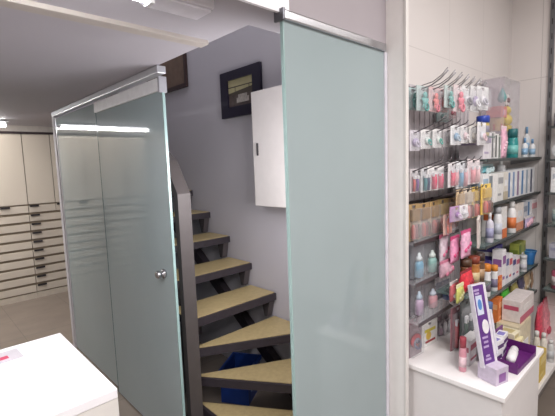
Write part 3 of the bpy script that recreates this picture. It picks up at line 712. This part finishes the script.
bag(534, 262, 282, 6, 'brown beige pack at the right end of the lowest shelf', (166, 136, 112), Y=.82, d=.04, z0=S5, col2=(214, 196, 172), zmax=S4-.055)
# --- boxes below, on the floor shelf
ZF = .2
carton(504, 510, 318, ZF, 'pale grey box under the lowest shelf, left one', (200, 200, 192), (150, 156, 150), Y=.84, d=.12, style=0)
carton(512, 519, 306, ZF, 'pale green grey box under the lowest shelf', (204, 206, 194), (110, 150, 130), Y=.84, d=.12, style=2)
carton(519, 531, 322, ZF, 'cream box under the big white box', (222, 206, 170), (190, 160, 110), Y=.66, d=.12, style=1)
zb = on_y(525, 322, .66).z+.003
carton(521, 534, 297, zb, 'big white box with pink edge near the right wall', (228, 216, 214), (206, 80, 110), Y=.67, d=.10, style=1, col2=(236, 228, 226))
# --- plinth goods
def lie(name, label, cat, loc, w, d, h, col, band, rz=0.):
    t = thing(name, label, cat, loc, rz)
    MB().box(-w/2, -d/2, 0, w/2, d/2, h, .002).build('box_body', M(col), t)
    MB().box(-w*.4, -d/2-.001, h*.25, w*.2, -d/2+.001, h*.75).build('printed_band', M(band), t)
    MB().box(-w*.35, -d*.3, h-.001, w*.3, d*.3, h+.001).build('printed_panel', M(band), t)
    return t
# leaning purple display stand
t = thing('display_stand', 'tall leaning purple and white cardboard stand on the plinth', 'display stand', (1.815, .57, BZ+.001), -.30)
TL = Matrix.Rotation(-.20, 4, 'X')
MB().box(-.04, -.04, 0, .042, .05, .075, .002).build('base_box', M((206, 190, 214)), t)
MB().box(-.022, -.0415, .012, .022, -.0402, .05).build('base_print', M((150, 90, 170)), t)
bd = MB().box(-.046, 0, .06, .046, .022, .425, .002, TL).build('board', M((226, 220, 232)), t)
MB().box(-.041, -.002, .07, .026, -.0003, .42, mtx=TL).build('purple_print', M((96, 40, 140)), bd)
MB().box(-.036, -.0035, .29, .004, -.0022, .375, mtx=TL).build('pale_panel', M((206, 214, 236)), bd)
MB().lathe([(.016, 0), (.016, .001)], 14, mtx=TL @ Matrix.Translation((-.016, -.0036, .335)) @ Matrix.Rotation(PI/2, 4, 'X'), sx=.8, sy=1.5).build('blue_mark', M((70, 130, 210)), bd)
MB().lathe([(.026, 0), (.026, .0015)], 18, mtx=TL @ Matrix.Translation((0, -.0022, .235)) @ Matrix.Rotation(PI/2, 4, 'X'), sx=.8, sy=1.2).build('round_mark', M((236, 230, 236)), bd)
for (x, z, w) in ((-.035, .185, .05), (-.03, .165, .04), (-.036, .145, .046), (-.03, .105, .036), (-.036, .09, .05), (-.046, .395, .05), (-.04, .38, .04)): MB().box(x+.004, -.0032, z, x+w*.8, -.0021, z+.009, mtx=TL).build('print_line', M((186, 160, 210)), bd)
MB().box(.0462, -.003, .10, .058, .046, .30, .001, TL).build('side_flap', M((216, 214, 226)), bd)
# purple tray with small white boxes
t = thing('display_tray', 'open purple cardboard tray holding small white boxes on the plinth', 'tray', (2.06, .585, BZ+.001), -.04)
PU = M((104, 24, 116))
MB().box(-.125, -.08, 0, .125, .07, .006).build('tray_floor', PU, t)
MB().box(-.125, -.083, 0, .125, -.08, .022).box(-.128, -.083, 0, -.125, .07, .05).box(.125, -.083, 0, .128, .07, .05).build('side_wall', PU, t)
MB().box(-.128, .07, 0, .128, .074, .115).build('back_wall', M((120, 40, 132)), t)
def small(x, y, z, rz, label, tx=0, w=.075, h=.05):
    t = thing('medicine_box', label, 'box', (x, y, z), rz, tilt=(tx, 0))
    MB().box(-w/2, -.02, 0, w/2, .02, h, .0015).build('box_body', M((240, 238, 242)), t)
    MB().box(-w*.46, -.0212, h*.18, w*.46, -.0195, h*.56).build('printed_band', M((84, 40, 110)), t)
    MB().box(-w*.4, -.015, h-.001, w*.2, .015, h+.001).build('printed_panel', M((130, 120, 200)), t)
small(1.99, .625, BZ+.009, -.1, 'small white box standing left in the purple tray')
small(2.085, .628, BZ+.009, .1, 'small white box standing right in the purple tray')
small(2.0, .622, BZ+.062, -.15, 'small white box with violet band stacked on the left box of the tray')
small(2.09, .625, BZ+.062, .05, 'small white box with violet band stacked on the right box of the tray')
t = thing('cream_tube', 'white tube with round cap lying at the front of the purple tray', 'tube', (1.99, .555, BZ+.030), .15)
MB().lathe([(.004, 0), (.02, .012), (.021, .10), (.016, .112)], 14, mtx=Matrix.Rotation(PI/2, 4, 'Y')).build('body', M((238, 234, 236)), t, True)
MB().lathe([(.017, .112), (.018, .14), (.014, .143)], 14, mtx=Matrix.Rotation(PI/2, 4, 'Y')).build('cap', M((226, 222, 226)), t, True)
lie('carton', 'pale yellow flat box lying behind the purple tray', 'box', (2.243, .64, BZ+.001), .095, .12, .04, (236, 222, 170), (214, 190, 110), 0)
lie('carton', 'white flat box with blue print lying behind the purple tray', 'box', (2.11, .705, BZ+.001), .12, .05, .05, (228, 226, 232), (110, 110, 190), -.1)
lie('carton', 'cream flat box lying on top of the pale yellow box', 'box', (2.243, .64, BZ+.043), .08, .09, .03, (232, 220, 186), (200, 180, 120), -.08)
bottle(537, 7, 331, .2, 'cream bottle with white cap on the low floor shelf, left one', (232, 222, 206), (240, 238, 236), (214, 190, 160), Y=.675, neck=.5, capf=.15)
bottle(544, 7, 333, .2, 'cream white bottle with white cap on the low floor shelf, middle one', (236, 228, 214), (242, 240, 238), (226, 206, 180), Y=.65, neck=.5, capf=.15)
bottle(551, 7, 340, .2, 'pale grey bottle at the right on the low floor shelf', (214, 214, 212), (232, 232, 232), (196, 200, 204), Y=.62, neck=.5, capf=.15)
carton(540.5, 546.5, 352, .2, 'yellow box standing at the front of the low floor shelf', (226, 190, 70), (240, 214, 120), Y=.60, d=.05, style=0)
bottle(538, 4, 358, .2, 'slim white tube beside the yellow box on the low floor shelf', (236, 236, 238), (206, 210, 214), None, Y=.615, neck=.7, capf=.2)
bag(548.5, 296, 342, 12, 'large pink and red bag standing on the low floor shelf', (226, 140, 152), Y=.72, d=.06, col2=(214, 70, 96), z0=.2)
bag(540, 306, 340, 6, 'crimson pointed bag left of the large pink bag', (206, 70, 92), Y=.70, d=.05, col2=(220, 110, 130), z0=.2)

# packs standing at the foot of the pegboard
for a in [(415, 318, 350, 12, 'red and grey pack at the left end of the bottom row', (150, 120, 130), 'soother', (200, 60, 72), (120, 120, 140)),
          (430, 321, 352, 13, 'white printed card with yellow and red marks in the bottom row', (240, 238, 234), 'plain', (226, 206, 60), (230, 190, 70)),
          (446, 320, 352, 11, 'grey pack with white spoons in the bottom row', (176, 164, 172), 'spoon', (238, 236, 240), (226, 226, 232))]:
    hang(*a, Y=.93, rz=-.1, stand=BZ+.001)
for a in [(423, 324, 352, 9, 'slate blue pack between the red pack and the printed card', (120, 124, 140), 'brush', (150, 110, 130), (100, 110, 140)),
          (438, 318, 350, 7, 'mauve pack between the printed card and the spoon pack', (160, 130, 146), 'bottle', (196, 160, 180), (220, 210, 220)),
          (453, 312, 347, 9, 'rose pack right of the spoon pack in the bottom row', (190, 160, 168), 'brush', (206, 84, 96), (226, 150, 150))]:
    hang(*a, Y=.955, rz=0, stand=BZ+.001)
for a in [(440, 240, 273, 9, 'grey pack with clear bottle third in the fifth row', (120, 118, 126), 'bottle', (170, 180, 190), (226, 226, 230)),
          (436, 286, 312, 6, 'violet pack behind the rose and blue bottle packs', (110, 90, 120), 'bottle', (160, 130, 180), (210, 200, 220))]:
    hang(*a, Y=.962, rz=0, stand=1.0255 if a[1] < 260 else .8355)
hang(458, 306, 345, 11, 'dull red brush pack in the bottom row', (176, 120, 130), 'brush', (200, 70, 80), (220, 130, 120), Y=.81, rz=-.1, stand=BZ+.001)
hang(467, 300, 340, 10, 'dark green pack behind the leaning purple stand', (86, 92, 92), 'brush', (40, 84, 64), (60, 74, 80), Y=.77, rz=-.1, stand=BZ+.001)
bottle(463, 8, 337, BZ, 'slim pink tube with red cap standing on the plinth', (226, 150, 166), (176, 60, 76), (236, 200, 208), Y=.70, neck=.7, capf=.3)
carton(470, 481, 338, BZ, 'white box with red print behind the leaning purple stand', (224, 220, 222), (190, 100, 116), Y=.69, d=.05, style=0)
for (px, tp, c1, c2, nme, Y) in [(466, 259, (140, 84, 50), (90, 60, 40), 'brown food jar at the left of the orange jars', .80), (474, 256, (196, 120, 50), (150, 60, 40), 'amber food jar beside the orange capped tubes', .79)]:
    jar(px, 12, tp, 0.925, nme, c1, c2, (216, 190, 140), Y=Y)
jar(480, 10, 253, .925, 'dark brown food jar at the right of the amber jar', (110, 76, 54), (70, 50, 44), (190, 150, 110), Y=.79)
tag(MB().box(1.96, .745, .912, 2.30, .90, .925, .001).build('jar_ledge', SHELFGLASS), 'small clear ledge under the row of brown food jars', 'shelf')
t = thing('plastic_hoop', 'white curved plastic hoop at the end of the sixth row tray', 'hoop', (2.07, .852, .865))
b = MB(); pts = [(.055*math.cos(a), -.02*math.sin(a), -.028*math.sin(a)) for a in [PI*k/12 for k in range(13)]]
b.tube(pts, .007, 8).build('hoop', M((240, 238, 240)), t, True)

# ---------------------------------------------------------------- shelves on the right wall
t = thing('shelf_upright', 'slotted metal upright on the right wall by the corner', 'upright', (3.4, .742, .21))
MB().box(-.018, -.014, 0, -.001, .014, 2.6).build('post', mat((120, 120, 124), .35, .6), t)
for k in range(24): MB().box(-.0192, -.003, .1+k*.1, -.0181, .003, .14+k*.1).build('slot', DARK, t)
ZR = [1.80, 1.58, 1.352, 1.13, .895, .675]
rn = ['uppermost', 'second', 'third', 'fourth', 'fifth', 'sixth']
for z, nme in zip(ZR, rn):
    t = thing('glass_shelf', nme + ' glass shelf from the top on the right wall', 'shelf', (3.18, -.1, z-.002))
    MB().box(.004, 0, -.010, .20, .80, 0).build('shelf_plate', SHELFGLASS, t)
    MB().box(0, 0, -.012, .0035, .80, .001).build('front_edge', mat((74, 78, 78), .3), t)
def rjar(z, y, r, h, label, col, cap, lab, kind='jar', x=3.26):
    t = thing('jar' if kind == 'jar' else 'bottle', label, kind, (x, y, z))
    n = .85 if kind == 'jar' else .45
    MB().lathe([(r*.9, 0), (r, .004), (r, h*.7), (r*n, h*.76)], 18).build('body', M(col, .3), t, True)
    MB().lathe([(r*n*1.05, h*.76), (r*n*1.05, h*.98), (r*n*.9, h)], 18).build('cap', M(cap, .35), t, True)
    MB().lathe([(r*1.012, h*.15), (r*1.012, h*.5)], 18).build('paper_label', M(lab), t, True)
rjar(ZR[0], .64, .045, .12, 'dark jar with purple lid at the right edge of the view', (90, 80, 96), (92, 40, 150), (150, 150, 156))
rjar(ZR[0], .50, .045, .12, 'white jar with purple lid beside the dark jar on the right wall', (220, 216, 222), (100, 50, 150), (170, 130, 190))
t = thing('round_tin', 'round white tin with blue mark standing on edge on the right wall', 'tin', (3.25, .63, ZR[1]+.0565))
RY = Matrix.Rotation(-PI/2, 4, 'Y')
MB().lathe([(.052, 0), (.056, .004), (.056, .026), (.052, .03)], 24, mtx=RY).build('body', M((232, 232, 236)), t, True)
MB().lathe([(.025, .0302), (.025, .0315)], 20, mtx=RY, sx=.5).build('printed_mark', M((120, 130, 190)), t)
def rbox(z, y, w, h, label, col, band, x=3.25):
    t = thing('carton', label, 'box', (x, y, z))
    MB().box(-.04, -w/2, 0, .04, w/2, h, .002).build('box_body', M(col), t)
    MB().box(-.0415, -w*.42, h*.55, -.0395, w*.42, h*.75).build('printed_band', M(band), t)
    MB().box(-.0415, -w*.42, h*.2, -.0395, w*.1, h*.28).build('printed_line', M(band), t)
rbox(ZR[2], .62, .12, .17, 'tall white box with grey band on the right wall shelf', (236, 234, 236), (190, 196, 206))
rbox(ZR[2], .48, .12, .15, 'white box with blue band on the right wall shelf, second one', (230, 232, 236), (120, 150, 190))
rjar(ZR[3], .63, .045, .15, 'pale green bottle on the right wall shelf', (190, 206, 196), (200, 206, 204), (150, 176, 176), 'bottle')
rbox(ZR[4], .62, .11, .10, 'lilac grey box on the right wall shelf above the pink bottle', (176, 176, 192), (140, 140, 170))
rjar(ZR[5], .62, .045, .18, 'pink bottle with white base on the lower right wall shelf', (206, 90, 124), (226, 190, 200), (236, 220, 224), 'bottle')
rjar(ZR[5], .50, .045, .17, 'rose bottle right of the pink bottle on the right wall', (216, 130, 150), (230, 226, 228), (240, 232, 234), 'bottle')

# ================================================================== LIGHTING
def area(name, loc, rot, sx, sy, power, col=(1, 1, 1)):
    l = bpy.data.lights.new(name, 'AREA'); l.shape = 'RECTANGLE'; l.size = sx; l.size_y = sy; l.energy = power; l.color = col
    o = bpy.data.objects.new(name, l); C.objects.link(o); o.location = loc; o.rotation_euler = rot
    return o
area('shop_light', (1.15, -.5, 2.8), (0, 0, 0), 2.2, .5, 52, (1, .97, .95))
area('shop_light', (-.6, -1.6, 2.8), (0, 0, 0), 2.4, .5, 90, (1, .97, .97))
area('display_light', (2.4, .05, 2.8), (.35, 0, 0), 1.6, .15, 7, (1, .96, .93))
area('counter_light', (-.15, 1.09, 2.05), (0, 0, 0), 1.3, .06, 14, (1, .98, 1))
area('far_light', (.28, 4.62, 2.07), (0, 0, 0), 1.04, .03, 24, (1, .96, .92))
area('rear_light', (-.4, 5.5, 2.47), (0, 0, 0), 2.4, .3, 42, (1, .95, .9))
area('stair_light', (1.43, 2.6, 3.5), (0, 0, 0),   .6, 1.8, 7, (.95, .95, 1))
area('stair_fill', (1.38, 1.08, 1.55), (PI/2, 0, 0), .5, .5, 15, (1, .97, 1))  # added fill light behind the bulkhead, no fitting; brightens the stair wall
w = bpy.data.worlds.new('world'); bpy.context.scene.world = w; w.use_nodes = True
w.node_tree.nodes['Background'].inputs[0].default_value = (.8, .82, .9, 1); w.node_tree.nodes['Background'].inputs[1].default_value = .3
bpy.context.scene.view_settings.view_transform = 'Standard'
bpy.context.scene.cycles.max_bounces = 8; bpy.context.scene.cycles.transparent_max_bounces = 24
bpy.context.scene.cycles.use_denoising = True
